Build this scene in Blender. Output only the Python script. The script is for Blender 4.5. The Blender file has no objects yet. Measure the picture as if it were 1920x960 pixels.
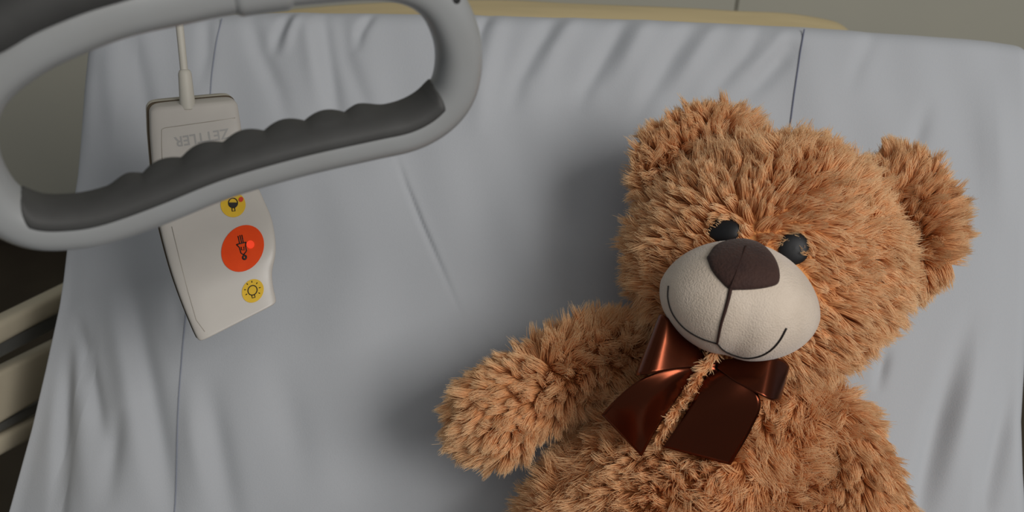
import bpy, math, random
import numpy as np
from mathutils import Vector, Matrix
from mathutils.bvhtree import BVHTree
from mathutils.kdtree import KDTree

random.seed(7)
rng = np.random.default_rng(11)
scene = bpy.context.scene
COL = scene.collection

# ------------------------------------------------------------------ camera
F_PX = 1844.0
PITCH = math.radians(37.0)
CAM = np.array([0.0, -0.72, 1.49])
CR = np.array([1.0, 0.0, 0.0])
CU = np.array([0.0, math.sin(PITCH), math.cos(PITCH)])
CF = np.array([0.0, math.cos(PITCH), -math.sin(PITCH)])
cam_data = bpy.data.cameras.new('camera')
cam_data.sensor_width = 36.0
cam_data.lens = 36.0 * F_PX / 1920.0
cam_data.clip_start = 0.02
cam_data.dof.use_dof = True
cam_data.dof.focus_distance = 0.74
cam_data.dof.aperture_fstop = 6.3
cam = bpy.data.objects.new('camera', cam_data)
COL.objects.link(cam)
cam.location = CAM
cam.rotation_euler = (math.pi / 2 - PITCH, 0, 0)
scene.camera = cam

# ------------------------------------------------------------------ light
world = bpy.data.worlds.new('world')
scene.world = world
world.use_nodes = True
bg = world.node_tree.nodes['Background']
bg.inputs[0].default_value = (0.88, 0.94, 1.0, 1)
bg.inputs[1].default_value = 0.15

def area_light(name, loc, target, sx, sy, power, color):
    d = bpy.data.lights.new(name, 'AREA')
    d.shape = 'RECTANGLE'; d.size = sx; d.size_y = sy
    d.energy = power; d.color = color
    o = bpy.data.objects.new(name, d); COL.objects.link(o)
    o.location = loc
    o.rotation_euler = (Vector(target) - Vector(loc)).to_track_quat('-Z', 'Y').to_euler()
    return o
# daylight of the room's window, to the right of the bed's foot
area_light('window_daylight', (1.22, -1.50, 2.35), (-0.1, 0.0, 0.95), 0.9, 1.1, 35, (1.0, 0.97, 0.94))
# weak unseen fill light above the foot of the bed
area_light('overhead_fill_light', (0.2, -1.5, 2.7), (0.1, 0.0, 0.95), 1.2, 0.6, 5, (1.0, 0.95, 0.88))

vs = scene.view_settings
vs.view_transform = 'Standard'
vs.look = 'None'
vs.gamma = 1.0
vs.use_curve_mapping = False
vs.exposure = 0.0

# ------------------------------------------------------------------ places
def ray(px, py):
    return CF + CR * ((px - 960.0) / F_PX) + CU * ((480.0 - py) / F_PX)
def P(px, py, d):
    return CAM + d * ray(px, py)
S45 = math.sqrt(0.5)
BN = np.array([0.0, -S45, S45])        # backrest normal
BT = np.array([0.0, S45, S45])         # up the backrest
BO = P(960, 480, 0.90)                 # a point on the backrest
def B(px, py, n=0.0):                  # point over the backrest at height n, world
    r = ray(px, py)
    d = ((BO - CAM) @ BN + n) / (r @ BN)
    return CAM + d * r
def L(px, py, n=0.0):                  # same, in backrest coordinates (x, t, n)
    q = B(px, py, n) - BO
    return np.array([q[0], q @ BT, n])
def W(p):                              # backrest coordinates to world
    p = np.asarray(p, float)
    return BO + p[..., 0:1] * CR + p[..., 1:2] * BT + p[..., 2:3] * BN

# ------------------------------------------------------------------ materials
def srgb(r, g, b):
    f = lambda c: (c / 12.92 if c <= 0.04045 else ((c + 0.055) / 1.055) ** 2.4)
    return (f(r / 255), f(g / 255), f(b / 255), 1)

def mat(name, col, rough=0.6, col2=None, scale=20.0, bump=0.0, bump_scale=200.0, spec=0.3,
        metallic=0.0, sheen=0.0, coat=0.0, emit=None, emit_strength=0.0, stretch=(1, 1, 1)):
    m = bpy.data.materials.new(name); m.use_nodes = True
    nt = m.node_tree; b = nt.nodes['Principled BSDF']
    b.inputs['Roughness'].default_value = rough
    b.inputs['Specular IOR Level'].default_value = spec
    b.inputs['Metallic'].default_value = metallic
    b.inputs['Sheen Weight'].default_value = sheen
    b.inputs['Coat Weight'].default_value = coat
    tc = nt.nodes.new('ShaderNodeTexCoord')
    mp = nt.nodes.new('ShaderNodeMapping'); mp.inputs['Scale'].default_value = stretch
    nt.links.new(tc.outputs['Object'], mp.inputs['Vector'])
    nz = nt.nodes.new('ShaderNodeTexNoise'); nz.inputs['Scale'].default_value = scale
    nz.inputs['Detail'].default_value = 4
    nt.links.new(mp.outputs['Vector'], nz.inputs['Vector'])
    rp = nt.nodes.new('ShaderNodeValToRGB')
    c2 = col2 if col2 else tuple(c * 0.92 for c in col[:3]) + (1,)
    rp.color_ramp.elements[0].position = 0.35; rp.color_ramp.elements[0].color = c2
    rp.color_ramp.elements[1].position = 0.65; rp.color_ramp.elements[1].color = col
    nt.links.new(nz.outputs['Fac'], rp.inputs['Fac'])
    nt.links.new(rp.outputs['Color'], b.inputs['Base Color'])
    if bump > 0:
        n2 = nt.nodes.new('ShaderNodeTexNoise'); n2.inputs['Scale'].default_value = bump_scale
        nt.links.new(mp.outputs['Vector'], n2.inputs['Vector'])
        bp = nt.nodes.new('ShaderNodeBump'); bp.inputs['Strength'].default_value = bump
        bp.inputs['Distance'].default_value = 0.001
        nt.links.new(n2.outputs['Fac'], bp.inputs['Height'])
        nt.links.new(bp.outputs['Normal'], b.inputs['Normal'])
    if emit:
        b.inputs['Emission Color'].default_value = emit
        b.inputs['Emission Strength'].default_value = emit_strength
    return m

M = {}
M['sheet'] = mat('sheet_cotton', (0.42, 0.435, 0.455, 1), 0.85, (0.405, 0.42, 0.44, 1), 6, 0.25, 900, sheen=0.15, spec=0.2)
M['stripe'] = mat('sheet_blue_thread', (0.13, 0.14, 0.20, 1), 0.8)
M['mattress'] = mat('mattress_ticking', (0.5, 0.52, 0.55, 1), 0.8)
M['wall'] = mat('wall_paint', (0.58, 0.56, 0.46, 1), 0.8, (0.55, 0.535, 0.445, 1), 3, 0.1, 300)
M['floor'] = mat('floor_linoleum', (0.075, 0.058, 0.038, 1), 0.6, (0.06, 0.045, 0.03, 1), 8)
M['skirting'] = mat('skirting_paint', (0.07, 0.055, 0.04, 1), 0.6)
M['wood'] = mat('headboard_beech', (0.62, 0.50, 0.28, 1), 0.5, (0.56, 0.45, 0.25, 1), 6, stretch=(1, 12, 12))
M['cream'] = mat('cream_paint', (0.62, 0.55, 0.41, 1), 0.45, (0.58, 0.51, 0.38, 1), 10)
M['steel'] = mat('grey_steel', (0.16, 0.16, 0.15, 1), 0.4, metallic=0.3)
M['rubber_dark'] = mat('dark_rubber_wheel', (0.03, 0.03, 0.03, 1), 0.7)
M['handle'] = mat('handle_grey_plastic', (0.27, 0.278, 0.278, 1), 0.30, (0.26, 0.265, 0.262, 1), 30, 0.08, 1500, spec=0.4)
M['grip'] = mat('grip_dark_rubber', (0.050, 0.050, 0.048, 1), 0.62, (0.044, 0.044, 0.042, 1), 60, 0.2, 2500, spec=0.35)
M['strap'] = mat('strap_webbing', (0.10, 0.10, 0.10, 1), 0.8)
M['screw'] = mat('dark_screw', (0.02, 0.02, 0.02, 1), 0.4)
M['device'] = mat('device_white_plastic', (0.47, 0.44, 0.395, 1), 0.38, (0.45, 0.42, 0.38, 1), 40, spec=0.4)
M['device_back'] = mat('device_back_plastic', (0.42, 0.39, 0.32, 1), 0.45)
M['groove'] = mat('device_groove', (0.36, 0.33, 0.28, 1), 0.6)
M['seam_brown'] = mat('device_seam', (0.09, 0.065, 0.04, 1), 0.7)
M['print_grey'] = mat('print_grey', (0.36, 0.35, 0.33, 1), 0.5)
M['orange'] = mat('button_orange', (0.72, 0.062, 0.006, 1), 0.6, (0.67, 0.055, 0.006, 1), 90, spec=0.15)
M['yellow'] = mat('button_yellow', (0.66, 0.42, 0.035, 1), 0.6, (0.62, 0.39, 0.03, 1), 90, spec=0.15)
M['icon'] = mat('icon_black', (0.018, 0.015, 0.012, 1), 0.5)
M['led'] = mat('led_red', (0.9, 0.06, 0.02, 1), 0.2, emit=(1.0, 0.06, 0.015, 1), emit_strength=0.35, coat=0.5)
M['led_off'] = mat('led_red_unlit', (0.55, 0.05, 0.02, 1), 0.3)
M['cable'] = mat('cable_pvc', (0.50, 0.475, 0.41, 1), 0.5)
M['skin'] = mat('plush_backing', (0.62, 0.27, 0.09, 1), 0.9, (0.55, 0.23, 0.075, 1), 60)
M['muzzle'] = mat('muzzle_velour', (0.62, 0.52, 0.42, 1), 0.75, (0.55, 0.455, 0.36, 1), 45, 0.7, 850, sheen=0.4)
M['nose'] = mat('nose_velour', (0.048, 0.021, 0.015, 1), 0.8, (0.032, 0.014, 0.011, 1), 70, 0.8, 500, sheen=0.08)
M['thread'] = mat('mouth_thread', (0.014, 0.010, 0.009, 1), 0.7)
M['seam'] = mat('muzzle_seam', (0.035, 0.014, 0.010, 1), 0.8)
M['eye'] = mat('eye_black', (0.008, 0.008, 0.009, 1), 0.5, spec=0.3)
M['satin'] = mat('satin_brown', (0.125, 0.030, 0.0125, 1), 0.23, (0.11, 0.026, 0.011, 1), 8, 0.06, 60, metallic=0.92, spec=0.6, stretch=(1, 1, 1))

def fur_mat():
    m = bpy.data.materials.new('plush_fur'); m.use_nodes = True
    nt = m.node_tree; b = nt.nodes['Principled BSDF']
    b.inputs['Roughness'].default_value = 0.55
    b.inputs['Specular IOR Level'].default_value = 0.25
    hi = nt.nodes.new('ShaderNodeHairInfo')
    r1 = nt.nodes.new('ShaderNodeValToRGB')           # along the strand: dyed root, frosted tip
    e = r1.color_ramp.elements
    e[0].position = 0.0; e[0].color = (0.66, 0.27, 0.095, 1)
    e[1].position = 1.0; e[1].color = (0.98, 0.74, 0.46, 1)
    k = e.new(0.5); k.color = (0.95, 0.55, 0.265, 1)
    nt.links.new(hi.outputs['Intercept'], r1.inputs['Fac'])
    at = nt.nodes.new('ShaderNodeAttribute'); at.attribute_name = 'tone'
    at.attribute_type = 'GEOMETRY'
    r2 = nt.nodes.new('ShaderNodeValToRGB')
    r2.color_ramp.elements[0].color = (0.76, 0.68, 0.60, 1)
    r2.color_ramp.elements[1].color = (1.0, 1.0, 1.0, 1)
    nt.links.new(at.outputs['Fac'], r2.inputs['Fac'])
    mx = nt.nodes.new('ShaderNodeMix'); mx.data_type = 'RGBA'; mx.blend_type = 'MULTIPLY'
    mx.inputs[0].default_value = 1.0
    nt.links.new(r1.outputs['Color'], mx.inputs[6]); nt.links.new(r2.outputs['Color'], mx.inputs[7])
    nt.links.new(mx.outputs[2], b.inputs['Base Color'])
    tr = nt.nodes.new('ShaderNodeBsdfTranslucent'); nt.links.new(mx.outputs[2], tr.inputs['Color'])
    ms = nt.nodes.new('ShaderNodeMixShader'); ms.inputs[0].default_value = 0.35
    nt.links.new(b.outputs[0], ms.inputs[1]); nt.links.new(tr.outputs[0], ms.inputs[2])
    nt.links.new(ms.outputs[0], nt.nodes['Material Output'].inputs['Surface'])
    return m
M['fur'] = fur_mat()

# ------------------------------------------------------------------ builders
OFF = {}
def thing(name, label, cat, loc, group=None):
    o = bpy.data.objects.new(name, None); COL.objects.link(o)
    o.empty_display_size = 0.05
    o.location = loc; o['label'] = label; o['category'] = cat
    if group: o['group'] = group
    OFF[o] = np.array(loc, float)
    return o

def obj(name, verts, faces, m, parent=None, smooth=True, label=None):
    verts = np.asarray(verts, float)
    if parent is not None:
        off = OFF[parent]
    else:
        lo, hi = verts.min(0), verts.max(0)
        off = np.array([(lo[0] + hi[0]) / 2, (lo[1] + hi[1]) / 2, lo[2]])
    me = bpy.data.meshes.new(name)
    me.from_pydata((verts - off).tolist(), [], [tuple(int(i) for i in f) for f in faces])
    me.materials.append(m)
    if smooth:
        me.polygons.foreach_set('use_smooth', [True] * len(me.polygons))
    me.update()
    o = bpy.data.objects.new(name, me); COL.objects.link(o)
    if parent is not None: o.parent = parent
    else: o.location = off
    OFF[o] = off
    if label: o['label'] = label
    return o

def tag(o, label, cat, group=None):
    o['label'] = label; o['category'] = cat
    if group: o['group'] = group
    return o
def struct(o, label):
    o['kind'] = 'structure'; o['label'] = label
    return o

def merge(parts):
    vs_, fs = [], []; k = 0
    for v, f in parts:
        v = np.asarray(v, float); vs_.append(v); fs += [tuple(i + k for i in q) for q in f]; k += len(v)
    return np.vstack(vs_), fs

def box(x0, x1, y0, y1, z0, z1, bev=0.0):
    """box with chamfered edges (all 12)"""
    if bev <= 0:
        v = [(x, y, z) for x in (x0, x1) for y in (y0, y1) for z in (z0, z1)]
        f = [(0, 1, 3, 2), (4, 6, 7, 5), (0, 4, 5, 1), (2, 3, 7, 6), (0, 2, 6, 4), (1, 5, 7, 3)]
        return np.array(v), f
    import bmesh
    bm = bmesh.new()
    bmesh.ops.create_cube(bm, size=1.0)
    for w in bm.verts:
        w.co = Vector((x0 if w.co.x < 0 else x1, y0 if w.co.y < 0 else y1, z0 if w.co.z < 0 else z1))
    bmesh.ops.bevel(bm, geom=bm.edges[:], offset=bev, segments=3, profile=0.5, affect='EDGES')
    bm.verts.index_update()
    v = np.array([w.co[:] for w in bm.verts]); f = [tuple(q.index for q in p.verts) for p in bm.faces]
    bm.free()
    return v, f

def catmull(pts, n):
    pts = np.asarray(pts, float)
    q = np.vstack([2 * pts[0] - pts[1], pts, 2 * pts[-1] - pts[-2]])
    u = np.linspace(0, len(pts) - 1, n); i = np.minimum(u.astype(int), len(pts) - 2); t = (u - i)[:, None]
    a, b, c, d = q[i], q[i + 1], q[i + 2], q[i + 3]
    return 0.5 * (2 * b + (c - a) * t + (2 * a - 5 * b + 4 * c - d) * t ** 2 + (3 * b - a - 3 * c + d) * t ** 3)
def unit(v):
    v = np.asarray(v, float)
    return v / np.maximum(np.linalg.norm(v, axis=-1, keepdims=True), 1e-12)

def grid_faces(nu, nv, close_v=False, close_u=False):
    f = []
    for i in range(nu - (0 if close_u else 1)):
        for j in range(nv - (0 if close_v else 1)):
            a = i * nv + j; b = i * nv + (j + 1) % nv
            c = ((i + 1) % nu) * nv + (j + 1) % nv; d = ((i + 1) % nu) * nv + j
            f.append((a, b, c, d))
    return f

def tube(pts, radii, nseg=12, ref=(0, 0, 1), closed=False, caps=True):
    pts = np.asarray(pts, float); n = len(pts)
    radii = np.broadcast_to(np.asarray(radii, float), (n,))
    tan = unit(np.roll(pts, -1, 0) - np.roll(pts, 1, 0)) if closed else unit(np.gradient(pts, axis=0))
    ref = np.asarray(ref, float)
    s = unit(np.cross(tan, ref)); w = np.cross(s, tan)
    ang = np.linspace(0, 2 * math.pi, nseg, endpoint=False)
    v = pts[:, None, :] + radii[:, None, None] * (np.cos(ang)[None, :, None] * s[:, None, :] + np.sin(ang)[None, :, None] * w[:, None, :])
    f = grid_faces(n, nseg, close_v=True, close_u=closed)
    v = v.reshape(-1, 3)
    if caps and not closed:
        f.append(tuple(range(nseg))[::-1]); f.append(tuple(range((n - 1) * nseg, n * nseg)))
    return v, f

def sphere_grid(nu=40, nv=56):
    th = np.linspace(0.0, math.pi, nu); ph = np.linspace(0, 2 * math.pi, nv, endpoint=False)
    T_, P_ = np.meshgrid(th, ph, indexing='ij')
    d = np.stack([np.sin(T_) * np.cos(P_), np.sin(T_) * np.sin(P_), np.cos(T_)], -1).reshape(-1, 3)
    return d, grid_faces(nu, nv, close_v=True)

def bvh_of(v, f):
    return BVHTree.FromPolygons([Vector(p) for p in v], f)
def project(bvh, px, py, off):
    r = unit(ray(px, py)); h, n, i, d = bvh.ray_cast(Vector(CAM), Vector(r))
    if h is None:
        h, n, i, d = bvh.find_nearest(Vector(P(px, py, 0.7)))
    n = np.array(n)
    if n @ r > 0: n = -n
    return np.array(h) + n * off, n

# ================================================================== THE ROOM
WALL_Y = 1.33
struct(obj('floor', *box(-3.2, 3.2, -3.2, WALL_Y + 0.1, -0.1, 0.0), M['floor'], smooth=False), 'dark brown linoleum floor behind the bed')
wb = struct(obj('wall_back', *box(-3.2, 3.2, WALL_Y, WALL_Y + 0.1, 0.0, 2.9), M['wall'], smooth=False), 'olive grey painted wall behind the head of the bed')
# the wall's facing panels, with an open joint between them
jx = B(1379, 8, 0)[0]
rj = ray(1379, 8); jx = (CAM + rj * ((WALL_Y - CAM[1]) / rj[1]))[0]
x_edges = [-3.2, jx - 2.0, jx, jx + 1.6, 3.2]
for a, b in zip(x_edges[:-1], x_edges[1:]):
    obj('panel', *box(a + 0.0025, b - 0.0025, WALL_Y - 0.012, WALL_Y - 0.0005, 0.09, 2.88, 0.002), M['wall'], wb, smooth=False)
struct(obj('baseboard_back', *box(-3.2, 3.2, WALL_Y - 0.022, WALL_Y - 0.0005, 0.0, 0.085, 0.004), M['skirting'], smooth=False), 'dark brown baseboard along the back wall')

# ================================================================== THE BED
T_TOP = L(960, 27)[1]
T_HINGE = -0.36
MATT_TOP_Z = float(W(np.array([[0, T_HINGE, 0]]))[0, 2])
bed = thing('hospital_bed', 'hospital bed with raised backrest, beech headboard and cream side rail bars', 'bed', (0.045, 0.0, 0.0))
BXC = 0.045
TH = 0.115                                                   # mattress thickness
# backrest deck under the mattress
def slab(x0, x1, t0, t1, n0, n1, bev=0.004):
    v, f = box(x0, x1, t0, t1, n0, n1, bev)
    return W(v), f
obj('backrest_deck', *slab(BXC - 0.42, BXC + 0.42, T_HINGE + 0.02, T_TOP - 0.05, -TH - 0.045, -TH - 0.022), M['cream'], bed)
hz = MATT_TOP_Z
hy = float(W(np.array([[0, T_HINGE, 0]]))[0, 1])
obj('seat_deck', *box(BXC - 0.42, BXC + 0.42, hy - 1.25, hy - 0.02, hz - TH - 0.05, hz - TH - 0.022, 0.004), M['cream'], bed)
obj('bed_frame', *merge([box(BXC - 0.44, BXC - 0.39, hy - 1.3, 0.40, hz - 0.27, hz - 0.20, 0.006),
                         box(BXC + 0.39, BXC + 0.44, hy - 1.3, 0.40, hz - 0.27, hz - 0.20, 0.006),
                         box(BXC - 0.44, BXC + 0.44, hy - 1.3, hy - 1.24, hz - 0.27, hz - 0.20, 0.006),
                         box(BXC - 0.44, BXC + 0.44, 0.34, 0.40, hz - 0.27, hz - 0.20, 0.006),
                         box(BXC - 0.40, BXC + 0.40, hy - 0.05, hy + 0.0, hz - 0.27, hz - TH - 0.04, 0.006),
                         box(BXC - 0.40, BXC + 0.40, hy - 1.2, hy - 1.15, hz - 0.27, hz - TH - 0.04, 0.006)]), M['cream'], bed)
for lx in (BXC - 0.40, BXC + 0.40):
    for ly in (hy - 1.2, 0.30):
        lg = obj('leg', *box(lx - 0.022, lx + 0.022, ly - 0.022, ly + 0.022, 0.09, hz - 0.20, 0.005), M['steel'], bed)
        v, f = tube([(lx - 0.018, ly, 0.05), (lx - 0.014, ly, 0.05), (lx + 0.014, ly, 0.05), (lx + 0.018, ly, 0.05)], [0.044, 0.05, 0.05, 0.044], 24)
        obj('wheel', v, f, M['rubber_dark'], lg)

# headboard: arched beech board standing behind the raised mattress
HB_Y = float(B(1000, 10, -TH - 0.07)[1]) + 0.075
def on_y(px, py, y):
    r = ray(px, py); return CAM + r * ((y - CAM[1]) / r[1])
top_px = [(395, 62), (430, 36), (500, 22), (640, 8), (800, 0), (960, -2), (1169, 8), (1300, 14), (1379, 19), (1470, 23), (1530, 31), (1572, 41), (1592, 56)]
tp = catmull([on_y(a, b, HB_Y) for a, b in top_px], 60)
front = np.vstack([tp, [[tp[-1, 0] + 0.006, HB_Y, tp[-1, 2] - 0.05]], [[tp[-1, 0] + 0.006, HB_Y, hz - 0.25]], [[tp[0, 0] - 0.006, HB_Y, hz - 0.25]], [[tp[0, 0] - 0.006, HB_Y, tp[0, 2] - 0.05]]])
n = len(front)
cen = front.mean(0)
def rim(scale_in, dy):
    d = cen - front; d[:, 1] = 0
    return front + unit(d) * scale_in + np.array([0, dy, 0])
rings = [rim(0.008, -0.060), rim(0.002, -0.058), rim(0.0, -0.052), rim(0.0, -0.006), rim(0.002, -0.0015), rim(0.008, 0.0)]
v = np.vstack(rings); f = grid_faces(len(rings), n, close_v=True)
f.append(tuple(range(n))); f.append(tuple(range((len(rings) - 1) * n, len(rings) * n))[::-1])
hb = obj('headboard', v, f, M['wood'], bed, label='light beech headboard with an arched top edge')
for sx in (-0.36, 0.36):
    obj('headboard_bracket', *box(BXC + sx - 0.02, BXC + sx + 0.02, 0.36, HB_Y + 0.02, hz - 0.265, hz - 0.225, 0.004), M['steel'], hb)

# side rail on the left, lowered at the head end: its bars slope down towards the headboard
XR = -0.505
def on_x(px, py, x):
    r = ray(px, py); return CAM + r * (x / r[0])
def rail_bar(name, top0, top1, bot0, bot1, thick, m):
    a = on_x(*top0, XR); b = on_x(*top1, XR); c = on_x(*bot0, XR); d = on_x(*bot1, XR)
    # the bar's centre line and half height, extended both ways
    m0, m1 = (a + c) / 2, (b + d) / 2
    dr = unit(m1 - m0); up = unit(np.cross(np.array([1.0, 0, 0]), dr))
    h = abs((a - c) @ up) / 2
    s, e = m0 - dr * 0.55, m1 + dr * 0.10
    ctr = (s + e) / 2; ln = np.linalg.norm(e - s) / 2
    v, f = box(-thick, thick, -ln, ln, -h, h, min(thick, h) * 0.55)
    if up[2] < 0: up = -up
    v = ctr + v[:, 0:1] * np.array([1.0, 0, 0]) + v[:, 1:2] * dr + v[:, 2:3] * up
    return obj(name, v, f, m, bed), s, e, dr, up
rail, s0, e0, dr0, up0 = rail_bar('side_rail_bar', (0, 594), (120, 533), (0, 637), (120, 576), 0.012, M['cream'])
rail_bar('side_rail_panel', (0, 688), (95, 634), (0, 786), (95, 738), 0.010, M['cream'])
rail_bar('side_rail_tube', (0, 789), (95, 740), (0, 806), (95, 757), 0.006, M['steel'])
rail_bar('side_rail_bar', (0, 808), (95, 760), (0, 846), (95, 800), 0.012, M['cream'])
rail_bar('side_rail_channel', (0, 640), (110, 585), (0, 668), (110, 612), 0.004, M['steel'])
ps = s0 + dr0 * 0.03
for k, pt in enumerate((s0 + dr0 * 0.04, e0 - dr0 * 0.03)):
    ln = 0.30
    v, f = box(-0.012, 0.012, -0.018, 0.018, -ln, 0.0, 0.004)
    v = pt + np.array([0.026, 0, 0]) + v[:, 0:1] * np.array([1.0, 0, 0]) + v[:, 1:2] * dr0 + v[:, 2:3] * up0
    obj('side_rail_post', v, f, M['steel'], bed)

# ------------------------------------------------------------------ mattress and sheet
left_px = [(205, -30), (178, 60), (166, 180), (150, 330), (132, 440), (122, 520), (112, 580), (88, 690), (62, 800), (18, 960), (-20, 1080), (-30, 1400)]
right_px = [(1910, 20), (1916, 90), (1919, 300), (1917, 520), (1911, 660), (1904, 780), (1907, 880), (1913, 980), (1925, 1080), (1935, 1400)]
ll = np.array([L(a, b, -0.02 - 0.012 * min(1, max(0, (b - 150) / 400)))[:2] for a, b in left_px])[::-1]
rl = np.array([L(a, b, -0.02)[:2] for a, b in right_px])[::-1]
def xl(t): return np.interp(t, ll[:, 1], ll[:, 0])
def xr(t): return np.interp(t, rl[:, 1], rl[:, 0])
top_edge_px = [(150, 40), (330, 28), (500, 21), (700, 22), (900, 26), (1100, 31), (1300, 38), (1500, 48), (1700, 62), (1850, 74), (1935, 88)]
te = np.array([L(a, b, -0.012)[:2] for a, b in top_edge_px])
def ttop(x): return np.interp(x, te[:, 0], te[:, 1])

# folds and creases of the cloth: polyline in the photo, height, half width (m)
folds = []
def fold(pts, h, w):
    folds.append((np.array([L(a, b)[:2] for a, b in pts]), h, w, 0.6 if pts[0][1] < 100 else 0.0))
fold([(1040, 36), (1005, 90), (975, 150), (955, 220)], -0.0050, 0.0085)
fold([(1075, 36), (1040, 90), (1010, 160)], 0.0040, 0.0085)
fold([(1175, 38), (1140, 95), (1100, 165), (1080, 220)], -0.0050, 0.0085)
fold([(1215, 40), (1180, 100), (1140, 170)], 0.0035, 0.0085)
fold([(1305, 42), (1262, 100), (1213, 185), (1180, 250)], -0.0050, 0.0095)
fold([(1345, 46), (1300, 110), (1250, 190)], 0.0035, 0.0080)
fold([(1425, 55), (1400, 100), (1346, 160), (1320, 200)], -0.0040, 0.0080)
fold([(1480, 95), (1430, 150), (1385, 195)], -0.0050, 0.0095)
fold([(1468, 60), (1445, 95), (1400, 140)], 0.0030, 0.0070)
fold([(1640, 60), (1610, 120), (1590, 180)], -0.0025, 0.0080)
fold([(1745, 180), (1720, 260), (1690, 330)], -0.0040, 0.0080)
fold([(604, 35), (612, 90), (630, 210), (640, 290)], -0.0045, 0.0075)
fold([(640, 40), (650, 110), (690, 210), (720, 300)], -0.0030, 0.0085)
fold([(575, 40), (585, 110), (600, 210)], 0.0035, 0.0085)
fold([(470, 40), (485, 95), (520, 170), (545, 260)], -0.0040, 0.0085)
fold([(540, 30), (520, 70), (512, 110)], -0.0040, 0.0055)
fold([(695, 26), (675, 60), (668, 100)], -0.0045, 0.0050)
fold([(560, 26), (545, 60), (530, 110)], 0.0035, 0.0050)
fold([(915, 26), (900, 60), (890, 110)], -0.0040, 0.0055)
fold([(940, 28), (925, 80), (905, 160), (895, 260)], 0.0045, 0.0090)
fold([(385, 40), (385, 100), (375, 170)], -0.0035, 0.0065)
fold([(240, 60), (260, 140), (280, 250), (290, 330)], -0.0050, 0.0100)
fold([(205, 90), (215, 200), (225, 330)], 0.0045, 0.0120)
fold([(222, 500), (240, 570), (275, 730), (300, 860), (320, 960), (330, 1040)], -0.0085, 0.0120)
fold([(190, 500), (205, 590), (230, 700), (250, 820), (268, 960)], 0.0060, 0.0140)
fold([(115, 575), (140, 650), (172, 775), (190, 850)], -0.0065, 0.0075)
fold([(112, 600), (103, 700), (99, 800), (94, 960), (90, 1100)], -0.0100, 0.0085)
fold([(120, 620), (135, 760), (150, 900), (155, 1000)], 0.0045, 0.0120)
fold([(215, 760), (205, 850), (198, 960)], -0.0055, 0.0090)
fold([(385, 700), (400, 800), (430, 960), (440, 1040)], -0.0060, 0.0130)
fold([(352, 690), (365, 820), (385, 960)], 0.0050, 0.0120)
fold([(500, 640), (535, 760), (560, 860), (575, 960)], -0.0040, 0.0170)
fold([(320, 520), (330, 590), (336, 640)], -0.0030, 0.0080)
fold([(740, 285), (760, 345), (790, 420), (830, 510), (872, 606)], -0.0036, 0.0020)
fold([(748, 285), (768, 345), (798, 420), (838, 510), (880, 606)], 0.0006, 0.0040)
fold([(1830, 560), (1795, 680), (1765, 790), (1735, 920), (1715, 1040), (1700, 1150)], -0.0085, 0.0110)
fold([(1835, 600), (1815, 720), (1790, 840), (1770, 960)], 0.0060, 0.0130)
fold([(1665, 650), (1655, 690), (1645, 740)], -0.0050, 0.0050)
fold([(1900, 700), (1880, 800), (1850, 940), (1840, 1000)], -0.0070, 0.0090)
fold([(1860, 130), (1870, 300), (1880, 480)], 0.0040, 0.0150)
fold([(1000, 330), (980, 420), (960, 560)], 0.0030, 0.0300)
fold([(620, 480), (640, 600), (650, 760)], 0.0040, 0.0400)
fold([(1080, 300), (1060, 420), (1045, 540)], -0.0040, 0.0180)

def cloth_n(x, t):
    """height of the cloth over the backrest plane"""
    sh = x.shape; x = x.ravel(); t = t.ravel()
    n = np.zeros_like(x)
    for pl, h, w, k0 in folds:
        best = np.full_like(x, 1e9); tt = np.zeros_like(x)
        segs = len(pl) - 1
        for i in range(segs):
            a, b = pl[i], pl[i + 1]; d = b - a; l2 = d @ d
            u = np.clip(((x - a[0]) * d[0] + (t - a[1]) * d[1]) / l2, 0, 1)
            dd = np.hypot(x - a[0] - u * d[0], t - a[1] - u * d[1])
            m = dd < best; best = np.where(m, dd, best); tt = np.where(m, (i + u) / segs, tt)
        n += h * np.exp(-(best / w) ** 2) * np.clip(np.minimum(tt * 2.6 + k0, (1 - tt) * 2.2), 0, 1)
    # slack of the stretched cloth: faint long waves running down the slope
    n += 0.0012 * np.sin(38 * x + 9 * t + 1.2 * np.sin(7 * t)) + 0.0008 * np.sin(71 * x - 14 * t + 2.0 * np.sin(5 * t + 4 * x))
    n += 0.0006 * np.sin(120 * x + 25 * t + 1.5 * np.sin(11 * t)) * np.clip((t + 0.05) * 6, 0, 1)
    k = np.clip((xl(t) + 0.17 - x) / 0.17, 0, 1)                # the cloth falls away towards the left side
    n -= 0.034 * k ** 2 * np.clip((0.16 - t) / 0.2, 0, 1)
    return n.reshape(sh)

def backrest_pos(x, t, n):
    """backrest coordinates to world, bending into the level seat section below the hinge"""
    Rb = 0.10; ang = math.pi / 4
    tb = T_HINGE + Rb * math.tan(ang / 2)
    p = np.empty(x.shape + (3,)); p[..., 0] = x
    s = np.clip((tb - t) / Rb, 0, ang)                       # bend angle so far
    over = np.maximum(tb - t - Rb * ang, 0)
    th = math.pi / 4 - s
    # start of bend
    base = W(np.array([[0, tb, 0]]))[0]
    cen_ = base + BN * Rb
    ny, nz = -np.sin(th), np.cos(th)
    y = np.where(t >= tb, BO[1] + BT[1] * t, cen_[1] - ny * Rb) - over * np.cos(th)
    z = np.where(t >= tb, BO[2] + BT[2] * t, cen_[2] - nz * Rb) - over * np.sin(th)
    p[..., 1] = y + ny * n; p[..., 2] = z + nz * n
    return p

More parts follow.
